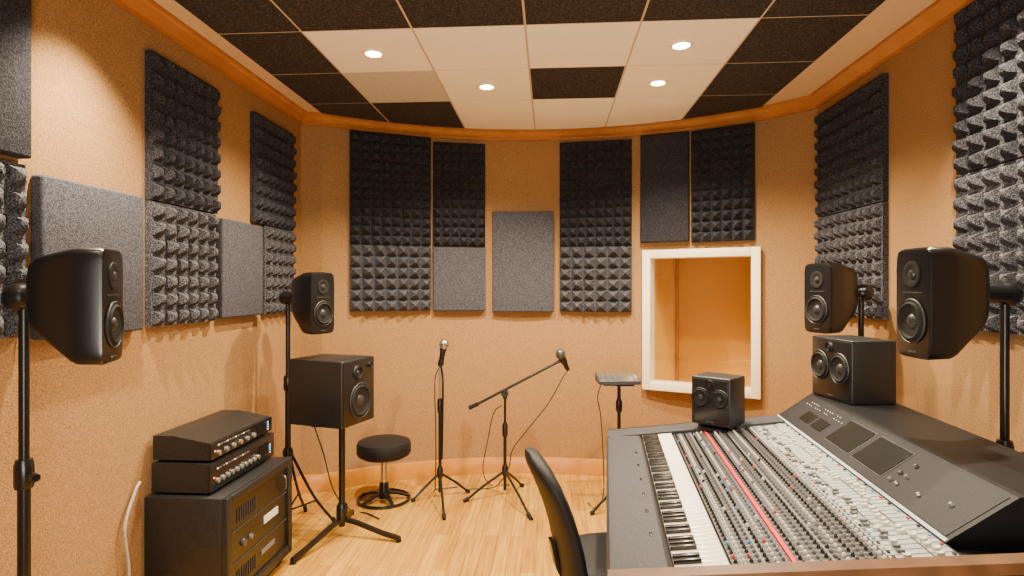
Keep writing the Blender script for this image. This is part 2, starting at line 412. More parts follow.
def arc_panel(px0, px1, py0, py1, kind, label, m=None, cell=.080):
    off = .055
    _, a = on_arc(px0, AR-off); _, b = on_arc(px1, AR-off); dc, c = on_arc((px0+px1)/2, AR-off)
    w = (b-a).length-.003; rz = math.atan2((b-a).y, (b-a).x)
    mid_ = (a+b)/2; ctr = Vector((ACX, ACY)); dr = (mid_-ctr).normalized()
    half = w/2; r_back = math.sqrt((AR-.001)**2-half*half)
    p = ctr+dr*r_back
    z1 = zat(py0, dc); z0 = zat(py1, dc); h = z1-z0-.003
    if m == 'foam2': cell = .096
    fb_ = foam_bm(w, h, cell, ph=.056, t=.025) if kind == 'foam' else flat_bm(w, h)
    o = mk('foam_panel' if kind == 'foam' else 'fabric_panel', fb_, m or ('foam' if kind == 'foam' else 'flat'), None, kind != 'foam', (p.x, p.y, z0), rz)
    tag(o, label, 'acoustic panel'); return o
arc_panel(350, 432, 133, 245, 'foam', 'wide black pyramid foam panel on curved wall, upper left of the row')
arc_panel(350, 432, 245, 311, 'foam', 'wide grey pyramid foam panel under the upper left foam on curved wall', 'foam2')
arc_panel(433, 486, 142, 246, 'foam', 'narrow black foam panel directly above the small square flat panel')
arc_panel(433, 486, 247, 311, 'flat', 'small square grey flat fabric panel under narrow foam on curved wall')
arc_panel(492, 554, 211, 312, 'flat', 'tall grey flat fabric panel standing alone in the middle of curved wall')
arc_panel(559, 632, 140, 246, 'foam', 'black pyramid foam panel on curved wall just right of the lone flat panel')
arc_panel(559, 632, 246, 312, 'foam', 'lower pyramid foam panel immediately left of the booth window', 'foam2')
arc_panel(640, 689, 133, 242, 'flat', 'dark flat fabric panel above the left half of the booth window', 'flatd')
arc_panel(690, 754, 126, 241, 'foam', 'black pyramid foam panel above the right half of the booth window')

# ---------------------------------------------------------------- monitor speakers
FRONT = RX(R(90))   # lathe z axis -> -Y
def driver(parent, name, x, y, z, r, mats=('rubber', 'cone', 'dome')):
    b = T(x, y, z) @ FRONT
    w = mk(name, lambda bm: lathe(bm, [(r*1.12, 0), (r*1.12, .006), (r*1.06, .008), (r*1.0, .007), (r*.97, .011), (r*.90, .014), (r*.83, .010), (r*.80, .006)], b, 36), mats[0], parent)
    mk('cone', lambda bm: lathe(bm, [(r*.80, .007), (r*.6, .0045), (r*.34, .002)], b, 36), mats[1], w)
    mk('dust_cap', lambda bm: lathe(bm, [(r*.36, .002), (r*.30, .007), (r*.18, .011), (0, .0125)], b, 28), mats[2], w)
    mk('ring', lambda bm: lathe(bm, [(r*1.13, .001), (r*1.17, .005), (r*1.13, .0085), (r*1.10, .006)], b, 36), 'slate', w)
    return w
SH, SW, SD = .40, .205, .235
def egg_speaker(label, loc, rz):
    t = thing('monitor_speaker', label, 'speaker', loc, rz, 'rounded monitor speakers on stands')
    def body(bm):
        secs = []
        for yy, k, kz, dz, e in ((-.5, .93, .94, 0, 9), (-.49, .97, .975, 0, 9), (-.45, 1, 1, 0, 8), (-.16, .99, .99, .001, 8), (-.08, .965, .955, .004, 8), (.36, .69, .65, .037, 7), (.45, .59, .55, .043, 6), (.50, .46, .42, .045, 5)):
            secs.append([(p[0], yy*SD, SH/2+dz+p[1]) for p in selip(SW*k, SH*kz, 48, e)])
        loft(bm, secs)
    mk('cabinet', body, 'black', t, ang=28)
    yf = -.5*SD
    driver(t, 'woofer', 0, yf, .135, .070)
    b = T(0, yf, .305) @ FRONT
    tw = mk('tweeter', lambda bm: lathe(bm, [(.048, 0), (.048, .004), (.040, .006), (.028, .002), (.017, .001)], b, 32), 'rubber', t)
    mk('dome', lambda bm: lathe(bm, [(.017, .001), (.014, .007), (.007, .010), (0, .011)], b, 24), 'dome', tw)
    mk('badge', lambda bm: box(bm, -.02, .02, yf-.003, yf+.004, .020, .027, .001), 'ring', t)
    mk('port', lambda bm: box(bm, -.055, .055, yf-.002, yf+.004, .235, .240, .001), 'slate', t)
    return t
def face(phi): return R(phi+90)
def put(px, d): x, y = at(px, d); return x, y
x, y = put(74, 2.0); SL = (x, y, zat(306, 2.0)-.2)
s0 = egg_speaker('black rounded monitor speaker nearest on the left, on tall pole stand', SL, face(21))
x, y = put(946, 2.10); SR = (x, y, zat(303, 2.10)-.2)
dup(s0, SR, face(180), 'black rounded monitor speaker nearest on the right, beside the console')
x, y = put(310, 3.80); SBL = (x, y, zat(303, 3.80)-.2)
dup(s0, SBL, face(-24), 'small-looking black monitor speaker in back left corner above box speaker')
x, y = put(834, 3.33); SBR = (x, y, zat(298, 3.33)-.2)
dup(s0, SBR, face(198), 'black monitor speaker directly above the twin-cone box speaker on console')

def stand(label, pxy, spk, legs, lr=.32, hub=.5):
    X, Y = pxy
    top = spk[2]+.23
    t = thing('speaker_stand', label, 'speaker stand', (X, Y, 0), 0, 'tall pole stands for monitor speakers')
    mk('lower_pole', lambda bm: rod(bm, (0, 0, .06), (0, 0, 1.0), .019), 'blackm', t)
    mk('upper_pole', lambda bm: rod(bm, (0, 0, .98), (0, 0, top+.02), .0155), 'blackm', t)
    mk('collar', lambda bm: lathe(bm, [(0, .94), (.026, .94), (.029, .95), (.029, 1.02), (.024, 1.04), (0, 1.04)]), 'black', t)
    kn = mk('clamp_knob', lambda bm: (rod(bm, (0, 0, .985), (.055, -.02, .985), .006), rod(bm, (.05, -.018, .985), (.07, -.026, .985), .016, .013, 10)), 'black', t)
    mk('hub', lambda bm: lathe(bm, [(0, hub-.05), (.028, hub-.05), (.034, hub-.03), (.034, hub+.03), (.026, hub+.05), (0, hub+.05)]), 'black', t)
    v = Vector((spk[0]-X, spk[1]-Y, 0)); L = max(.05, v.length-.10); v.normalize()
    e = (v.x*L, v.y*L, spk[2]+.235)
    def mount(bm):
        Mx, Ln = frame((-.02*v.x, -.02*v.y, top), e)
        lathe(bm, [(0, -.040), (.030, -.036), (.044, -.022), (.050, 0), (.048, .02), (.040, .035), (.034, .045), (.032, Ln), (0, Ln)], Mx, 24)
    mk('mount_bracket', mount, 'black', t)
    for a in legs:
        c, s = math.cos(R(a)), math.sin(R(a))
        lg = mk('leg', lambda bm: tube(bm, [(c*.025, s*.025, hub), (c*lr*.55, s*lr*.55, hub*.42), (c*lr, s*lr, .02)], .0095, 8), 'blackm', t)
        mk('rubber_foot', lambda bm: rod(bm, (c*lr*.96, s*lr*.96, .05), (c*lr*1.03, s*lr*1.03, 0.004), .015, .013, 10), 'rubber', lg)
        mk('brace', lambda bm: rod(bm, (c*.015, s*.015, .13), (c*lr*.62, s*lr*.62, hub*.36), .006), 'blackm', t)
    return t
stand('black pole stand at the left edge holding the nearest left speaker', put(24, 2.0), SL, (-5, 88, -88))
stand('black pole stand at right edge rising behind the mixing console', (1.76, put(1000, 2.27)[1]-.02), SR, (90, 180, 270))
stand('black pole stand in back left corner behind the box speaker', put(288, 3.92), SBL, (18, 92, -80), .30)
stand('black pole stand rising behind the twin-cone box speaker', put(861, 3.33), SBR, (100, 190, 260), .14)

def box_speaker(name, label, loc, rz, w, h, d, drivers, extra=None, group=None, zoff=0):
    t = thing(name, label, 'speaker', loc, rz, group)
    z = zoff
    mk('cabinet', lambda bm: box(bm, -w/2, w/2, -d/2, d/2, z, z+h, .008, seg=3), 'wood_b', t)
    mk('baffle', lambda bm: box(bm, -w/2+.012, w/2-.012, -d/2-.004, -d/2+.01, z+.012, z+h-.012, .003), 'black', t)
    for nm, x_, z_, r_ in drivers: driver(t, nm, x_, -d/2-.004, z+z_, r_)
    mk('badge', lambda bm: box(bm, -.022, .022, -d/2-.006, -d/2, z+.018, z+.025, .001), 'ring', t)
    return t
x, y = put(332, 3.83)
zb = zat(421, 3.83)
box_speaker('box_speaker', 'black square box speaker on floor stand above the tripod base', (x, y, zb), face(-17), .35, .42, .42,
            [('woofer', .01, .15, .100), ('tweeter', -.02, .335, .04), ('tweeter', .115, .370, .016)])
# its stand
def low_stand():
    hx, hy = at(342, 3.83)
    t = thing('speaker_stand', 'short black stand with splayed flat feet under box speaker', 'speaker stand', (hx, hy, 0))
    mk('pole', lambda bm: rod(bm, (0, 0, .06), (0, 0, zb-.012), .021), 'blackm', t)
    mk('top_plate', lambda bm: box(bm, -.16, .08, -.12, .12, zb-.016, zb-.001, .003), 'blackm', t)
    mk('collar', lambda bm: lathe(bm, [(0, .10), (.034, .10), (.038, .12), (.036, .19), (.028, .21), (0, .21)]), 'black', t)
    ends = [at(400, 3.72), at(292, 3.42), at(352, 4.18)]
    for e in ends:
        v = Vector((e[0]-hx, e[1]-hy)); L = v.length; a = math.atan2(v.y, v.x)
        Mx = RZ(a)
        lg = mk('leg', lambda bm: loft(bm, [[Mx @ Vector((x_, sy*.014, z_+sz*.012)) for sy, sz in ((-1, -1), (1, -1), (1, 1), (-1, 1))] for x_, z_ in ((.02, .105), (.10, .095), (L*.7, .045), (L, .022))]), 'blackm', t, False)
        mk('rubber_foot', lambda bm: rod(bm, Mx @ Vector((L-.01, 0, .022)), Mx @ Vector((L-.01, 0, 0.002)), .018, .018, 12), 'rubber', lg)
low_stand()

# ---------------------------------------------------------------- rack cabinet + two amplifiers (front faces +x)
CZ = .62
rc = thing('rack_cabinet', 'black rack cabinet on casters against left wall, under two amplifiers', 'cabinet', (-1.75, 3.03, 0), R(90))
cw, cd = .70, .42
mk('body', lambda bm: box(bm, -cw/2, cw/2, -cd/2+.03, cd/2, .06, CZ, .008), 'wood_b', rc)
def rcf(bm):
    y0, y1 = -cd/2, -cd/2+.032
    box(bm, -cw/2, -cw/2+.045, y0, y1, .06, CZ, .005); box(bm, cw/2-.045, cw/2, y0, y1, .06, CZ, .005)
    box(bm, -cw/2+.045, cw/2-.045, y0, y1, CZ-.045, CZ, .005); box(bm, -cw/2+.045, cw/2-.045, y0, y1, .06, .11, .005)
mk('front_frame', rcf, 'wood_b', rc)
fp = mk('front_panel', lambda bm: box(bm, -cw/2+.045, cw/2-.045, -cd/2+.015, -cd/2+.032, .11, CZ-.045), 'black', rc, False)
for k in range(2):
    mk('seam_bar', lambda bm: box(bm, -cw/2+.05, cw/2-.05, -cd/2+.010, -cd/2+.016, .265+.16*k, .272+.16*k), 'slate', fp, False)
for k, z0 in enumerate((.15, .46)):
    mk('vent', lambda bm: [box(bm, -.24+.022*q, -.232+.022*q, -cd/2+.011, -cd/2+.016, z0, z0+.07) for q in range(9)], 'slate', fp, False)
mk('dial', lambda bm: lathe(bm, [(.020, 0), (.018, .012), (0, .013)], T(-.18, -cd/2+.015, .34) @ FRONT, 20), 'ring', fp)
mk('dial', lambda bm: lathe(bm, [(.014, 0), (.012, .012), (0, .013)], T(-.11, -cd/2+.015, .34) @ FRONT, 20), 'greycap', fp)
mk('handle', lambda bm: tube(bm, [(.24, -cd/2+.015, .46), (.24, -cd/2-.010, .47), (.24, -cd/2-.010, .53), (.24, -cd/2+.015, .54)], .006, 8), 'ring', fp)
lb = mk('label_plate', lambda bm: box(bm, .03, .19, -cd/2+.010, -cd/2+.016, .345, .385, .001), 'white', rc, False); lb['label'] = 'small white label plate'
mk('label_plate', lambda bm: box(bm, .0, .15, -cd/2+.010, -cd/2+.016, .19, .215, .001), 'greycap', rc, False)
for sx_ in (-1, 1):
    for sy_ in (-1, 1):
        cst = mk('caster', lambda bm: (rod(bm, (sx_*.27-.012, sy_*.15, .028), (sx_*.27+.012, sy_*.15, .028), .028, seg=18), box(bm, sx_*.27-.02, sx_*.27+.02, sy_*.15-.02, sy_*.15+.02, .052, .066)), 'rubber', rc)
def amp(name, label, z, w, d, h, y, xoff, style):
    t = thing(name, label, 'amplifier', (xoff, y, z), R(90))
    hf = h if style == 0 else h*.74
    mk('case', lambda bm: prism_x(bm, [(-d/2, .012), (d/2, .012), (d/2, h), (d/2-.10, h), (-d/2+.0, hf)] if style else [(-d/2, .012), (d/2, .012), (d/2, h), (-d/2, h)], -w/2, w/2), 'wood_b', t, False)
    mk('front_panel', lambda bm: box(bm, -w/2-.004, w/2+.004, -d/2-.012, -d/2+.004, .014, hf-.002, .003), 'black', t)
    yf = -d/2-.012
    nk = 10 if style == 0 else 6
    for k in range(nk):
        xk = -w/2+.05+k*(w-.20)/nk
        mk('knob', lambda bm: lathe(bm, [(.014, 0), (.013, .014), (.010, .016), (0, .016)], T(xk, yf, hf*.40) @ FRONT, 16), 'steel' if k % 3 == 0 else 'greycap', t)
    for q in range(12):
        mk('button', lambda bm: box(bm, -w/2+.05+q*.026, -w/2+.063+q*.026, yf-.004, yf, hf*.76, hf*.76+.006), 'white' if q % 3 == 0 else 'greycap', t, False)
    mk('display', lambda bm: box(bm, w/2-.17, w/2-.07, yf-.003, yf, hf*.35, hf*.75), 'screen', t, False)
    for q in range(4):
        mk('indicator_light', lambda bm: box(bm, w/2-.05, w/2-.044, yf-.003, yf, hf*.3+q*.014, hf*.3+.006+q*.014), 'led', t, False)
    mk('power_light', lambda bm: box(bm, -w/2+.02, -w/2+.028, yf-.003, yf, hf*.5, hf*.5+.008), 'ledr', t, False)
    for sx_ in (-1, 1):
        for sy_ in (-1, 1):
            mk('foot', lambda bm: rod(bm, (sx_*(w/2-.05), sy_*(d/2-.04), .001), (sx_*(w/2-.05), sy_*(d/2-.04), .014), .015, seg=12), 'rubber', t)
    return t
amp('amplifier', 'wide black amplifier with a row of knobs, directly on rack cabinet', CZ, .64, .29, .150, 3.035, -1.80, 0)
amp('amplifier', 'black amplifier with sloping top, stacked on top of the other one', CZ+.151, .61, .29, .130, 3.045, -1.81, 1)

# ---------------------------------------------------------------- stool
x, y = at(384, 4.46)
st = thing('stool', 'low round black padded stool on a chrome column by curved wall', 'stool', (x, y, 0))
mk('seat', lambda bm: lathe(bm, [(0, .345), (.17, .345), (.195, .353), (.205, .371), (.205, .43), (.197, .452), (.17, .463), (0, .467)], seg=40), 'leather', st)
mk('seat_ring', lambda bm: lathe(bm, [(.08, .330), (.165, .335), (.17, .346), (.08, .346), (.08, .330)], seg=36), 'blackm', st)
mk('column', lambda bm: rod(bm, (0, 0, .02), (0, 0, .34), .024), 'steel', st)
mk('column_sleeve', lambda bm: lathe(bm, [(0, .02), (.040, .02), (.036, .12), (.028, .14), (0, .14)]), 'blackm', st)
mk('foot_ring', lambda bm: lathe(bm, [(.195+.011*math.cos(a*PI/4), .013+.011*math.sin(a*PI/4)) for a in range(9)], seg=44), 'blackm', st)
for k in range(5):
    Mx = RZ(k*2*PI/5+.3)
    mk('leg', lambda bm: loft(bm, [[Mx @ Vector((x_, sy*w_, z_+sz*.008)) for sy, sz in ((-1, -1), (1, -1), (1, 1), (-1, 1))] for x_, z_, w_ in ((.01, .060, .020), (.10, .050, .016), (.195, .018, .012))]), 'blackm', st, False)

# ---------------------------------------------------------------- microphones and stands
def mic_base(t, legs, hub=.20):
    mk('hub', lambda bm: lathe(bm, [(0, hub-.05), (.018, hub-.05), (.024, hub-.03), (.024, hub+.02), (.016, hub+.04), (0, hub+.04)], seg=18), 'black', t)
    for e in legs:
        lg = mk('leg', lambda bm: tube(bm, [(e[0]*.06, e[1]*.06, hub-.02), (e[0]*.55, e[1]*.55, .10), (e[0], e[1], .012)], .0095, 8), 'blackm', t)
        mk('rubber_foot', lambda bm: rod(bm, (e[0]*.94, e[1]*.94, .022), (e[0]*1.06, e[1]*1.06, .010), .016, .013, 10), 'rubber', lg)
def rel(px, py, o):
    d = 1.63*F/(py-288); p = at(px, d); return (p[0]-o[0], p[1]-o[1])
o1 = at(440, 4.52)
ms = thing('microphone_stand', 'straight black microphone stand left of the boom stand', 'microphone stand', (o1[0], o1[1], 0))
mic_base(ms, [rel(413, 502, o1), rel(468, 493, o1), rel(444, 519, o1)])
mk('lower_pole', lambda bm: rod(bm, (0, 0, .04), (0, 0, .72), .013), 'blackm', ms)
mk('upper_pole', lambda bm: rod(bm, (0, 0, .70), (0, 0, 1.03), .0085), 'steel', ms)
mk('clutch', lambda bm: lathe(bm, [(0, .66), (.018, .66), (.022, .68), (.022, .75), (.015, .77), (0, .77)], seg=18), 'black', ms)
mk('second_tube', lambda bm: tube(bm, [(.018, -.02, .30), (.024, -.02, .6), (.026, -.02, .9), (.012, -.01, 1.02)], .008, 8), 'blackm', ms)
mk('clip', lambda bm: (rod(bm, (0, 0, 1.02), (.008, 0, 1.06), .014), rod(bm, (.004, .0, 1.03), (.012, -.004, 1.075), .024, .022, 18)), 'black', ms)
def mic(label, loc, rot, g='steel'):
    t = thing('microphone', label, 'microphone', loc); t.rotation_euler = rot
    mk('body', lambda bm: lathe(bm, [(0, 0), (.013, 0), (.018, .01), (.023, .09), (.027, .105), (.027, .115), (0, .115)], seg=24), 'blackm', t)
    mk('grille', lambda bm: lathe(bm, [(.026, .112), (.034, .125), (.038, .142), (.036, .160), (.028, .176), (.014, .186), (0, .188)], seg=24), g, t)
    mk('band', lambda bm: lathe(bm, [(.033, .137), (.040, .139), (.040, .145), (.033, .147)], seg=24), 'ring', t)
    return t
mic('silver-headed microphone upright on the straight stand', (o1[0]+.008, o1[1]-.002, 1.045), (R(-8), R(8), 0))
o2 = at(505, 4.57)
bs = thing('microphone_stand', 'black microphone stand with long angled boom arm in the middle', 'microphone stand', (o2[0], o2[1], 0))
mic_base(bs, [rel(466, 502, o2), rel(530, 519, o2), rel(522, 487, o2)])
mk('lower_pole', lambda bm: rod(bm, (0, 0, .04), (0, 0, .52), .013), 'blackm', bs)
mk('upper_pole', lambda bm: rod(bm, (0, 0, .50), (0, 0, .80), .0095), 'blackm', bs)
mk('clutch', lambda bm: lathe(bm, [(0, .46), (.018, .46), (.022, .48), (.022, .55), (.015, .57), (0, .57)], seg=18), 'black', bs)
bd = Vector((cs, sn, 0))
bl = bd*(-.275)+Vector((0, 0, zat(408, 4.57))); brr = bd*(.43)+Vector((0, 0, zat(361, 4.57)))
mk('boom_arm', lambda bm: rod(bm, bl, brr, .0105), 'blackm', bs)
mk('swivel', lambda bm: (rod(bm, (0, -.03, .80), (0, .03, .80), .028, seg=18), rod(bm, (0, 0, .76), (0, 0, .82), .018)), 'black', bs)
mk('swivel_knob', lambda bm: rod(bm, (0, -.03, .80), (0, -.055, .80), .018, .015, 10), 'black', bs)
mk('counterweight', lambda bm: rod(bm, bl-bd*.01, bl+(brr-bl).normalized()*.07, .017, .017, 16), 'rubber', bs)
tip = brr+Vector((o2[0], o2[1], 0))
mdir = (bd*-.42+Vector((0, -.2, .9))).normalized()
mk('clip', lambda bm: (rod(bm, brr-(brr-bl).normalized()*.01, brr+(brr-bl).normalized()*.03, .014), rod(bm, brr+(brr-bl).normalized()*.03-mdir*.03, brr+(brr-bl).normalized()*.03+mdir*.03, .027, seg=16)), 'black', bs)
mm2 = mic('dark microphone held at the tip of the boom arm', (0, 0, 0), (0, 0, 0), 'ring')
mm2.rotation_mode = 'QUATERNION'; mm2.rotation_quaternion = mdir.to_track_quat('Z', 'Y')
mm2.location = tip+(brr-bl).normalized()*.03-mdir*.10
ml = mm2.location
cb_ = mk('microphone_cable', lambda bm: tube(bm, [tuple(ml), (tip.x+.02, tip.y-.03, .92), (tip.x-.09, tip.y-.01, .72), (o2[0]+.16, o2[1]-.02, .50), (o2[0]+.06, o2[1]-.02, .36), (o2[0]+.03, o2[1]-.02, .22), (o2[0]-.06, o2[1]+.05, .06), (o2[0]-.16, o2[1]+.12, .006), (o2[0]-.30, o2[1]+.10, .006)], .0045, 6), 'cable')
tag(cb_, 'thin black cable drooping from the boom microphone down to the floor', 'cable')
cb_ = mk('microphone_cable', lambda bm: tube(bm, [(o1[0]+.012, o1[1]-.004, 1.04), (o1[0]-.035, o1[1]-.02, .92), (o1[0]-.03, o1[1]-.025, .6), (o1[0]-.028, o1[1]-.02, .3), (o1[0]-.05, o1[1]+.06, .05), (o1[0]-.06, o1[1]+.16, .006), (o1[0]+.10, o1[1]+.22, .006)], .0045, 6), 'cable')
tag(cb_, 'thin black cable running down the straight microphone stand', 'cable')
cb_ = mk('cable', lambda bm: tube(bm, [(o2[0]-.03, o2[1]+.02, .70), (o2[0]-.10, o2[1]+.10, .62), (o2[0]-.15, o2[1]+.14, .40), (o2[0]-.19, o2[1]+.14, .15), (o2[0]-.13, o2[1]+.20, .006), (o2[0]+.02, o2[1]+.22, .006)], .004, 6), 'cable')
tag(cb_, 'thin black cable looping beside the boom stand pole to the floor', 'cable')
# cables near left stands
cb_ = mk('cable', lambda bm: tube(bm, [(-1.962, 2.66, .70), (-1.96, 2.62, .66), (-1.955, 2.55, .52), (-1.95, 2.57, .3), (-1.945, 2.52, .10), (-1.90, 2.42, .008), (-1.75, 2.35, .008)], .007, 8), 'cablew')
tag(cb_, 'pale grey cable dropping to the floor left of the rack cabinet', 'cable')
cb_ = mk('cable', lambda bm: tube(bm, [(-1.60, 3.895, .80), (-1.66, 3.985, .68), (-1.62, 4.055, .45), (-1.55, 4.085, .16), (-1.45, 4.155, .006), (-1.32, 4.105, .006), (-1.2, 4.01, .006)], .005, 6), 'cable')
tag(cb_, 'black cable trailing from the box speaker down to the floor', 'cable')

# small tray mixer on stand
o3 = at(619, 4.25)
ts = thing('tray_stand', 'thin black pole stand behind the far end of the console', 'stand', (o3[0], o3[1], 0))
mic_base(ts, [rel(592, 515, o3), (.20, -.10), (.02, .24)], .18)
mk('pole', lambda bm: rod(bm, (0, 0, .04), (0, 0, .93), .013), 'blackm', ts)
mk('clutch', lambda bm: lathe(bm, [(0, .72), (.018, .72), (.024, .74), (.024, .80), (.015, .82), (0, .82)], seg=18), 'black', ts)
mk('tray', lambda bm: box(bm, -.12, .10, -.09, .09, .925, .938, .003), 'blackm', ts)
sm = thing('small_mixer', 'small silver mixer unit lying on the thin pole stand', 'mixer', (o3[0]-.01, o3[1], .939), R(3))
mk('case', lambda bm: prism_x(bm, [(-.11, 0), (.11, 0), (.11, .060), (-.11, .022)], -.15, .15), 'graphite', sm, False)
TS = T(0, 0, .041) @ RX(math.atan2(.038, .22))
mk('top_panel', lambda bm: box(bm, -.142, .142, -.104, .104, -.002, .003, .001, Mx=TS), 'steel', sm)
for i in range(6):
    for j in range(3):
        mk('knob', lambda bm: rod(bm, TS @ Vector((-.11+i*.044, -.06+j*.05, .002)), TS @ Vector((-.11+i*.044, -.06+j*.05, .009)), .008, .006, 10), 'greycap', sm)
cb_ = mk('cable', lambda bm: tube(bm, [(o3[0]-.14, o3[1]-.12, .945), (o3[0]-.165, o3[1]-.12, .85), (o3[0]-.14, o3[1]-.09, .70), (o3[0]-.12, o3[1]-.06, .4), (o3[0]-.12, o3[1]-.05, .12), (o3[0]-.18, o3[1]+.02, .006), (o3[0]-.22, o3[1]+.12, .006)], .004, 6), 'cable')
tag(cb_, 'thin black cable hanging from the small mixer unit', 'cable')

# ---------------------------------------------------------------- mixing console
con = thing('mixing_console', 'large black and grey studio mixing console with built-in piano keys', 'mixing console', (.180, 1.68, 0), R(-5.5))
SLP = math.atan(.105/.76)
def sz(u): return .815+.138*(u-.15)
LV = 1.68; NV = -.01
mk('desk_body', lambda bm: prism(bm, [(0, .70), (0, .785), (.015, .80), (.15, .806), (.91, .911), (1.38, .911), (1.38, .76), (1.2, .67), (.1, .67)], NV, LV-.03), 'desk', con, False)
mk('armrest', lambda bm: loft(bm, [[(p[0], v_, p[1]) for p in [(-.012, .765), (-.018, .79), (-.008, .812), (.02, .822), (.155, .828), (.165, .82), (.165, .79), (.02, .76)]] for v_ in (NV, NV+.02, LV-.17, LV-.15)]), 'graphite', con)
mk('back_border', lambda bm: prism(bm, [(-.012, .77), (-.012, .815), (.15, .835), (.91, .935), (.91, .90), (.15, .80)], LV-.15, LV), 'graphite', con, False)
def cheek(bm, a0, a1, h0=.808, h1=.985): prism(bm, [(-.005, .66), (-.005, h0), (1.39, h1), (1.39, .70), (1.25, .60), (1.25, .0), (.30, 0), (.30, .62)], a0, a1)
sp1 = mk('side_panel', lambda bm: cheek(bm, NV-.055, NV, .824, .990), 'desk', con, False)
mk('wood_trim', lambda bm: prism(bm, [(-.015, .812), (-.015, .840), (1.40, 1.008), (1.40, .978)], NV-.082, NV-.030), 'walnut', sp1, False)
sp2 = mk('side_panel', lambda bm: cheek(bm, LV, LV+.05), 'desk', con, False)
mk('modesty_panel', lambda bm: box(bm, 1.12, 1.16, .03, LV, .10, .70), 'desk', con, False)
# plates on the slope
def plate(name, u0, u1, v0, v1, m, h=.004, lift=0, parent=con):
    return mk(name, lambda bm: prism(bm, [(u0, sz(u0)-.01), (u0, sz(u0)+h+lift), (u1, sz(u1)+h+lift), (u1, sz(u1)-.01)], v0, v1), m, parent, False)
V0, V1 = .0, LV-.16
plate('channel_panel', .335, .49, V0, V1, 'strip')
plate('red_strip', .492, .505, V0, V1, 'red', .008)['label'] = 'long red strip'
plate('channel_panel', .509, .735, V0, V1, 'strip')
plate('fader_panel', .737, .905, V0, V1, 'stripl', .006)
# keyboard
kb = plate('keyboard_bed', .165, .332, V0, V1, 'black', .001)
kw = .0300; nk = int((V1-V0-.01)/kw)
Tk = lambda u, v, z=0: T(u, v, sz(u)+z) @ RY(-SLP)
wkm = mk('white_key', lambda bm: box(bm, 0, .150, .0011, kw-.0011, 0, .016, .0018), 'keyw', kb)
bkm = mk('black_key', lambda bm: box(bm, 0, .078, -.0078, .0078, .012, .029, .002), 'keyb', kb)
first = True; fb1 = True
for k in range(nk):
    o = wkm if first else wkm.copy()
    if not first: COL.objects.link(o); o.parent = kb
    first = False
    o.location = (.176, V0+.005+k*kw, sz(.176)+.001); o.rotation_euler = (0, -SLP, 0)
    if k % 7 in (0, 1, 3, 4, 5) and k < nk-1:
        o = bkm if fb1 else bkm.copy()
        if not fb1: COL.objects.link(o); o.parent = kb
        fb1 = False
        o.location = (.176, V0+.005+(k+1)*kw, sz(.176)+.001); o.rotation_euler = (0, -SLP, 0)
# knobs: every row across the desk has one cap colour, with a few odd ones
PIT = .030
def knob_bm(bm, Mx, r=.0050, h=.010, seg=10): lathe(bm, [(r*1.15, 0), (r*1.15, .003), (r, .004), (r*.8, h), (0, h)], Mx, seg)
kcols = ['greycap', 'white', 'keyb', 'redcap', 'blue']
kmeshes = []
for c in kcols:
    me = bpy.data.meshes.new('knob'); bm = bmesh.new(); knob_bm(bm, I4); bmesh.ops.recalc_face_normals(bm, faces=bm.faces); bm.to_mesh(me); bm.free(); me.materials.append(M[c])
    for p in me.polygons: p.use_smooth = True
    kmeshes.append(me)
spots = []
nch = int((V1-V0)/PIT)
rowA = [2, 1, 2, 0, 2, 1, 0]; rowB = [2, 1, 0, 2, 0, 1, 2, 0, 2, 1]
for ch in range(nch):
    v = V0+.018+ch*PIT
    for j in range(7):
        c = rowA[j] if random.random() > .10 else random.choice([1, 3, 4, 2])
        spots.append((.346+j*.0215, v, c))
    for j in range(10):
        c = rowB[j] if random.random() > .08 else random.choice([1, 3, 2, 0])
        spots.append((.519+j*.0228, v, c))
spots.sort(key=lambda s: (s[1]+s[0]*.2))
for u, v, c in spots[:99]:
    o = bpy.data.objects.new('knob', kmeshes[c]); COL.objects.link(o); o.parent = con
    o.location = (u, v, sz(u)+.003); o.rotation_euler = (0, -SLP, 0)
def restk(bm):
    for u, v, c in spots[99:]:
        n0 = len(bm.faces); knob_bm(bm, Tk(u, v, .003), seg=8); bm.faces.ensure_lookup_table()
        for f in bm.faces[n0:]: f.material_index = c
o = mk('knob_field', restk, None, con, True, mats=kcols); o['kind'] = 'stuff'; o['label'] = 'farther rows of small coloured knobs'
# faders on light panel
fcm = {}; bcm = {}
for ch in range(nch):
    v = V0+.018+ch*PIT
    for u, mt in ((.772+.012*math.sin(ch*.55)+random.uniform(-.012, .012), 'greycap' if ch % 3 else 'white'), (.840+.026*math.sin(ch*.4+1)+random.uniform(-.014, .014), 'white')):
        if mt not in fcm: fcm[mt] = mk('fader_cap', lambda bm: prism(bm, [(-.010, 0), (-.009, .010), (-.003, .008), (.003, .008), (.009, .010), (.010, 0)], -.0062, .0062), mt, con, False); o = fcm[mt]
        else: o = fcm[mt].copy(); COL.objects.link(o); o.parent = con
        o.location = (u, v, sz(u)+.006); o.rotation_euler = (0, -SLP, 0)
    for uu in (.746, .893):
        if uu > .8 and ch % 2: continue
        c = random.choice(['blue', 'white', 'keyb', 'redcap', 'greycap']) if uu < .8 else ('keyb', 'redcap', 'blue')[ch//2 % 3]
        if c not in bcm: bcm[c] = mk('channel_button', lambda bm: box(bm, -.004, .004, -.005, .005, 0, .005, .001), c, con, False); o = bcm[c]
        else: o = bcm[c].copy(); COL.objects.link(o); o.parent = con
        o.location = (uu, v, sz(uu)+.006); o.rotation_euler = (0, -SLP, 0)
for v in (.25, .45, .62, .80, 1.0, 1.2):
    mk('armrest_button', lambda bm: box(bm, .12, .130, v-.014, v+.014, .824, .830, .002), 'keyb', con)
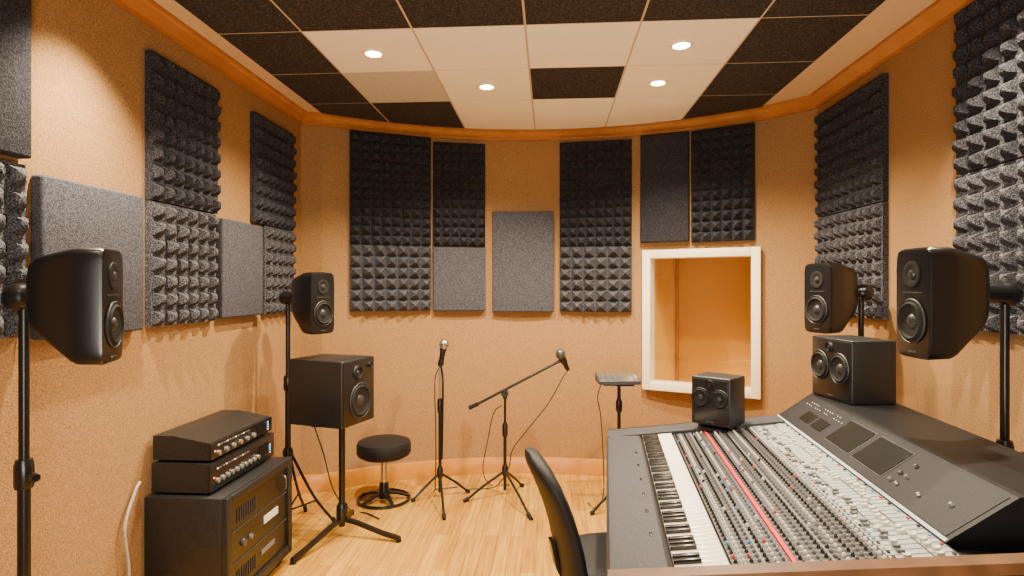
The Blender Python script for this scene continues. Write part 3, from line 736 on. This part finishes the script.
# meter bridge
br_ = mk('meter_bridge', lambda bm: prism(bm, [(.905, .90), (.905, .93), (1.085, 1.062), (1.10, 1.066), (1.385, 1.066), (1.385, .90)], .08, LV), 'desk', con, False)
BA = math.atan2(1.062-.93, 1.085-.905); BL = math.hypot(.132, .18)
def TB(s, v, h=0): # s along the face 0..BL
    return T(.905+s*math.cos(BA), v, .93+s*math.sin(BA)) @ RY(-BA) @ T(0, 0, h)
def bplate(name, s0, s1, v0, v1, m, h=.003, parent=br_):
    return mk(name, lambda bm: box(bm, 0, s1-s0, v0, v1, -.002, h, .0008, Mx=TB(s0, 0)), m, parent, False)
bplate('face_panel', .012, BL-.012, .10, LV-.02, 'bridge', .002)
for (v0_, v1_) in ((.84, 1.08), (.56, .80)):
    bplate('screen_bezel', .044, .191, v0_-.008, v1_+.008, 'graphite', .004)
    bplate('screen', .05, .185, v0_, v1_, 'screen', .007)
bplate('display', .06, .12, 1.18, 1.30, 'screen', .006)
bplate('display', .06, .12, 1.34, 1.46, 'screen', .006)
for i, (s, v) in enumerate(((.06, .50), (.10, .50), (.06, .455), (.10, .455), (.15, .48), (.07, .33), (.10, .20))):
    mk('bridge_knob', lambda bm: knob_bm(bm, TB(s, v, .002), .007, .010, 14), ('greycap', 'ring', 'steel')[i % 3], br_)
for i in range(16):
    for j in range(2):
        if random.random() < .75: mk('indicator', lambda bm: box(bm, 0, .004, 1.12+i*.03, 1.126+i*.03, .002, .004, Mx=TB(.150+j*.02, 0)), 'white', br_, False)
bplate('edge_strip', -.002, .009, .08, LV, 'lightp', .004)

# speakers standing on the console
def cw_(u, v):
    a = R(-5.5); return (.180+u*math.cos(a)-v*math.sin(a), 1.68+u*math.sin(a)+v*math.cos(a))
px_, py_ = cw_(1.215, 1.50)
box_speaker('box_speaker', 'black twin-cone box speaker lying on the console bridge', (px_, py_, 1.067), face(187), .335, .31, .225,
            [('woofer', -.082, .165, .066), ('woofer', .082, .165, .066), ('tweeter', 0, .265, .022)])
px_, py_ = cw_(.575, 1.565)
t = box_speaker('desk_speaker', 'small black cube speaker on short foot at console far end', (px_, py_, sz(.575)+.014), face(230), .215, .255, .19,
            [('woofer', -.050, .145, .044), ('woofer', .052, .145, .044), ('tweeter', 0, .222, .018)], zoff=.018)
mk('foot', lambda bm: (lathe(bm, [(0, -.006), (.105, -.006), (.105, .004), (.05, .008), (.035, .019), (0, .019)], seg=28)), 'blackm', t)

# ---------------------------------------------------------------- office chair
ch_ = thing('office_chair', 'black leather office chair with curved slim backrest at the console', 'chair', (.245, 2.43, 0), face(12))
def backrest(bm):
    secs = []
    for k in range(23):
        t_ = k/22; z = .44+.53*t_
        w = .42*(1 if t_ < .72 else math.sqrt(max(.05, 1-((t_-.72)/.285)**2))) * (1 if t_ > .1 else .80+2*t_)
        y = .165+.165*t_-.03*math.sin(t_*PI)
        th = .085*(1 if t_ < .85 else math.sqrt(max(.15, 1-((t_-.85)/.155)**2)))
        s = []
        for p in selip(w, th, 32, 2.6):
            s.append((p[0], y+p[1]-.16*p[0]**2*2, z))
        secs.append(s)
    loft(bm, secs)
mk('backrest', backrest, 'leather', ch_, ang=60)
def seat(bm):
    secs = []
    for z, k in ((.415, .86), (.428, .96), (.455, 1.0), (.49, 1.0), (.515, .95), (.53, .84), (.534, .6)):
        secs.append([(p[0], p[1]-.03, z) for p in selip(.48*k, .47*k, 40, 2.8)])
    loft(bm, secs)
mk('seat', seat, 'leather', ch_, ang=60)
mk('back_bracket', lambda bm: loft(bm, [[(p[0], y_+p[1], z_) for p in ((-.03, -.008), (.03, -.008), (.03, .008), (-.03, .008))] for y_, z_ in ((.10, .405), (.19, .42), (.225, .50), (.245, .60))]), 'blackm', ch_, False)
mk('seat_plate', lambda bm: box(bm, -.10, .10, -.12, .14, .385, .420, .006), 'blackm', ch_)
mk('gas_column', lambda bm: (rod(bm, (0, 0, .08), (0, 0, .26), .027), rod(bm, (0, 0, .25), (0, 0, .39), .016)), 'steel', ch_)
for k in range(5):
    Mx = RZ(k*2*PI/5+.2)
    lg = mk('base_leg', lambda bm: loft(bm, [[Mx @ Vector((x_, sy*w_, z_+q_*.014)) for sy, q_ in ((-1, -1), (1, -1), (1, 1), (-1, 1))] for x_, z_, w_ in ((.01, .10, .026), (.14, .092, .02), (.27, .072, .014))]), 'black', ch_, False)
    mk('caster', lambda bm: rod(bm, Mx @ Vector((.265, -.022, .029)), Mx @ Vector((.265, .022, .029)), .028, seg=18), 'rubber', lg)

# ---------------------------------------------------------------- lights
def spot(x, y, z, e, ang_=150, col=(1, .82, .57), r=.07, blend=.8, aim=None):
    l_ = bpy.data.lights.new('lamp', 'SPOT'); l_.energy = e; l_.spot_size = R(ang_); l_.spot_blend = blend; l_.color = col; l_.shadow_soft_size = r
    o = bpy.data.objects.new('lamp', l_); COL.objects.link(o); o.location = (x, y, z)
    if aim: o.rotation_euler = (Vector(aim)-Vector((x, y, z))).to_track_quat('-Z', 'Y').to_euler()
    return o
for (x, y) in ((-1.03, 3.33), (-.43, 3.93), (.72, 3.93), (.74, 3.33)): spot(x, y, CEIL-.03, 370, 132, r=.03)
for (x, y, e) in ((0, 1.9, 150), (-.9, .6, 40), (.9, .6, 40)): spot(x, y, CEIL-.03, e, 130, r=.08)  # unseen spots added for general light, no fixtures modelled
# downlights close to the side walls, nearer than the visible tiles: pools of light on the walls
for (x, y, e) in ((-1.64, 2.25, 520), (1.60, 2.40, 440), (-1.3, 1.1, 50), (1.3, 1.2, 50)): spot(x, y, CEIL-.03, e, 92, r=.03, blend=.9)
def area(loc, aim, e, size, col):
    a_ = bpy.data.lights.new('soft', 'AREA'); a_.energy = e; a_.size = size; a_.color = col
    o = bpy.data.objects.new('soft', a_); COL.objects.link(o); o.location = loc
    o.rotation_euler = (Vector(aim)-Vector(loc)).to_track_quat('-Z', 'Y').to_euler()
area((0, -.9, 2.0), (0, 3, 1.6), 26, 1.4, (1, .92, .78))  # added soft fill from behind the camera, no real source
area((0, -.4, 1.0), (0, 2.8, 3.0), 80, 1.0, (1, .90, .75))  # unseen uplight added behind the camera to brighten the ceiling tiles
bp_ = bpy.data.lights.new('booth', 'POINT'); bp_.energy = 19; bp_.color = (1, .84, .45); bp_.shadow_soft_size = .10
o = bpy.data.objects.new('booth', bp_); COL.objects.link(o)
nx, ny = -math.sin(wrz), math.cos(wrz)
o.location = (mid.x+nx*.50+math.cos(wrz)*.22, mid.y+ny*.50+math.sin(wrz)*.22, wz0-.20)
w = bpy.data.worlds.new('World'); bpy.context.scene.world = w; w.use_nodes = True
w.node_tree.nodes['Background'].inputs[0].default_value = (.30, .22, .15, 1); w.node_tree.nodes['Background'].inputs[1].default_value = .3

# ---------------------------------------------------------------- camera
cam = bpy.data.cameras.new('camera'); cam.sensor_width = 36; cam.lens = F/1024*36; cam.clip_start = .05
co = bpy.data.objects.new('camera', cam); COL.objects.link(co); co.location = (0, 0, EYE); co.rotation_euler = (R(90), 0, YAW)
bpy.context.scene.camera = co
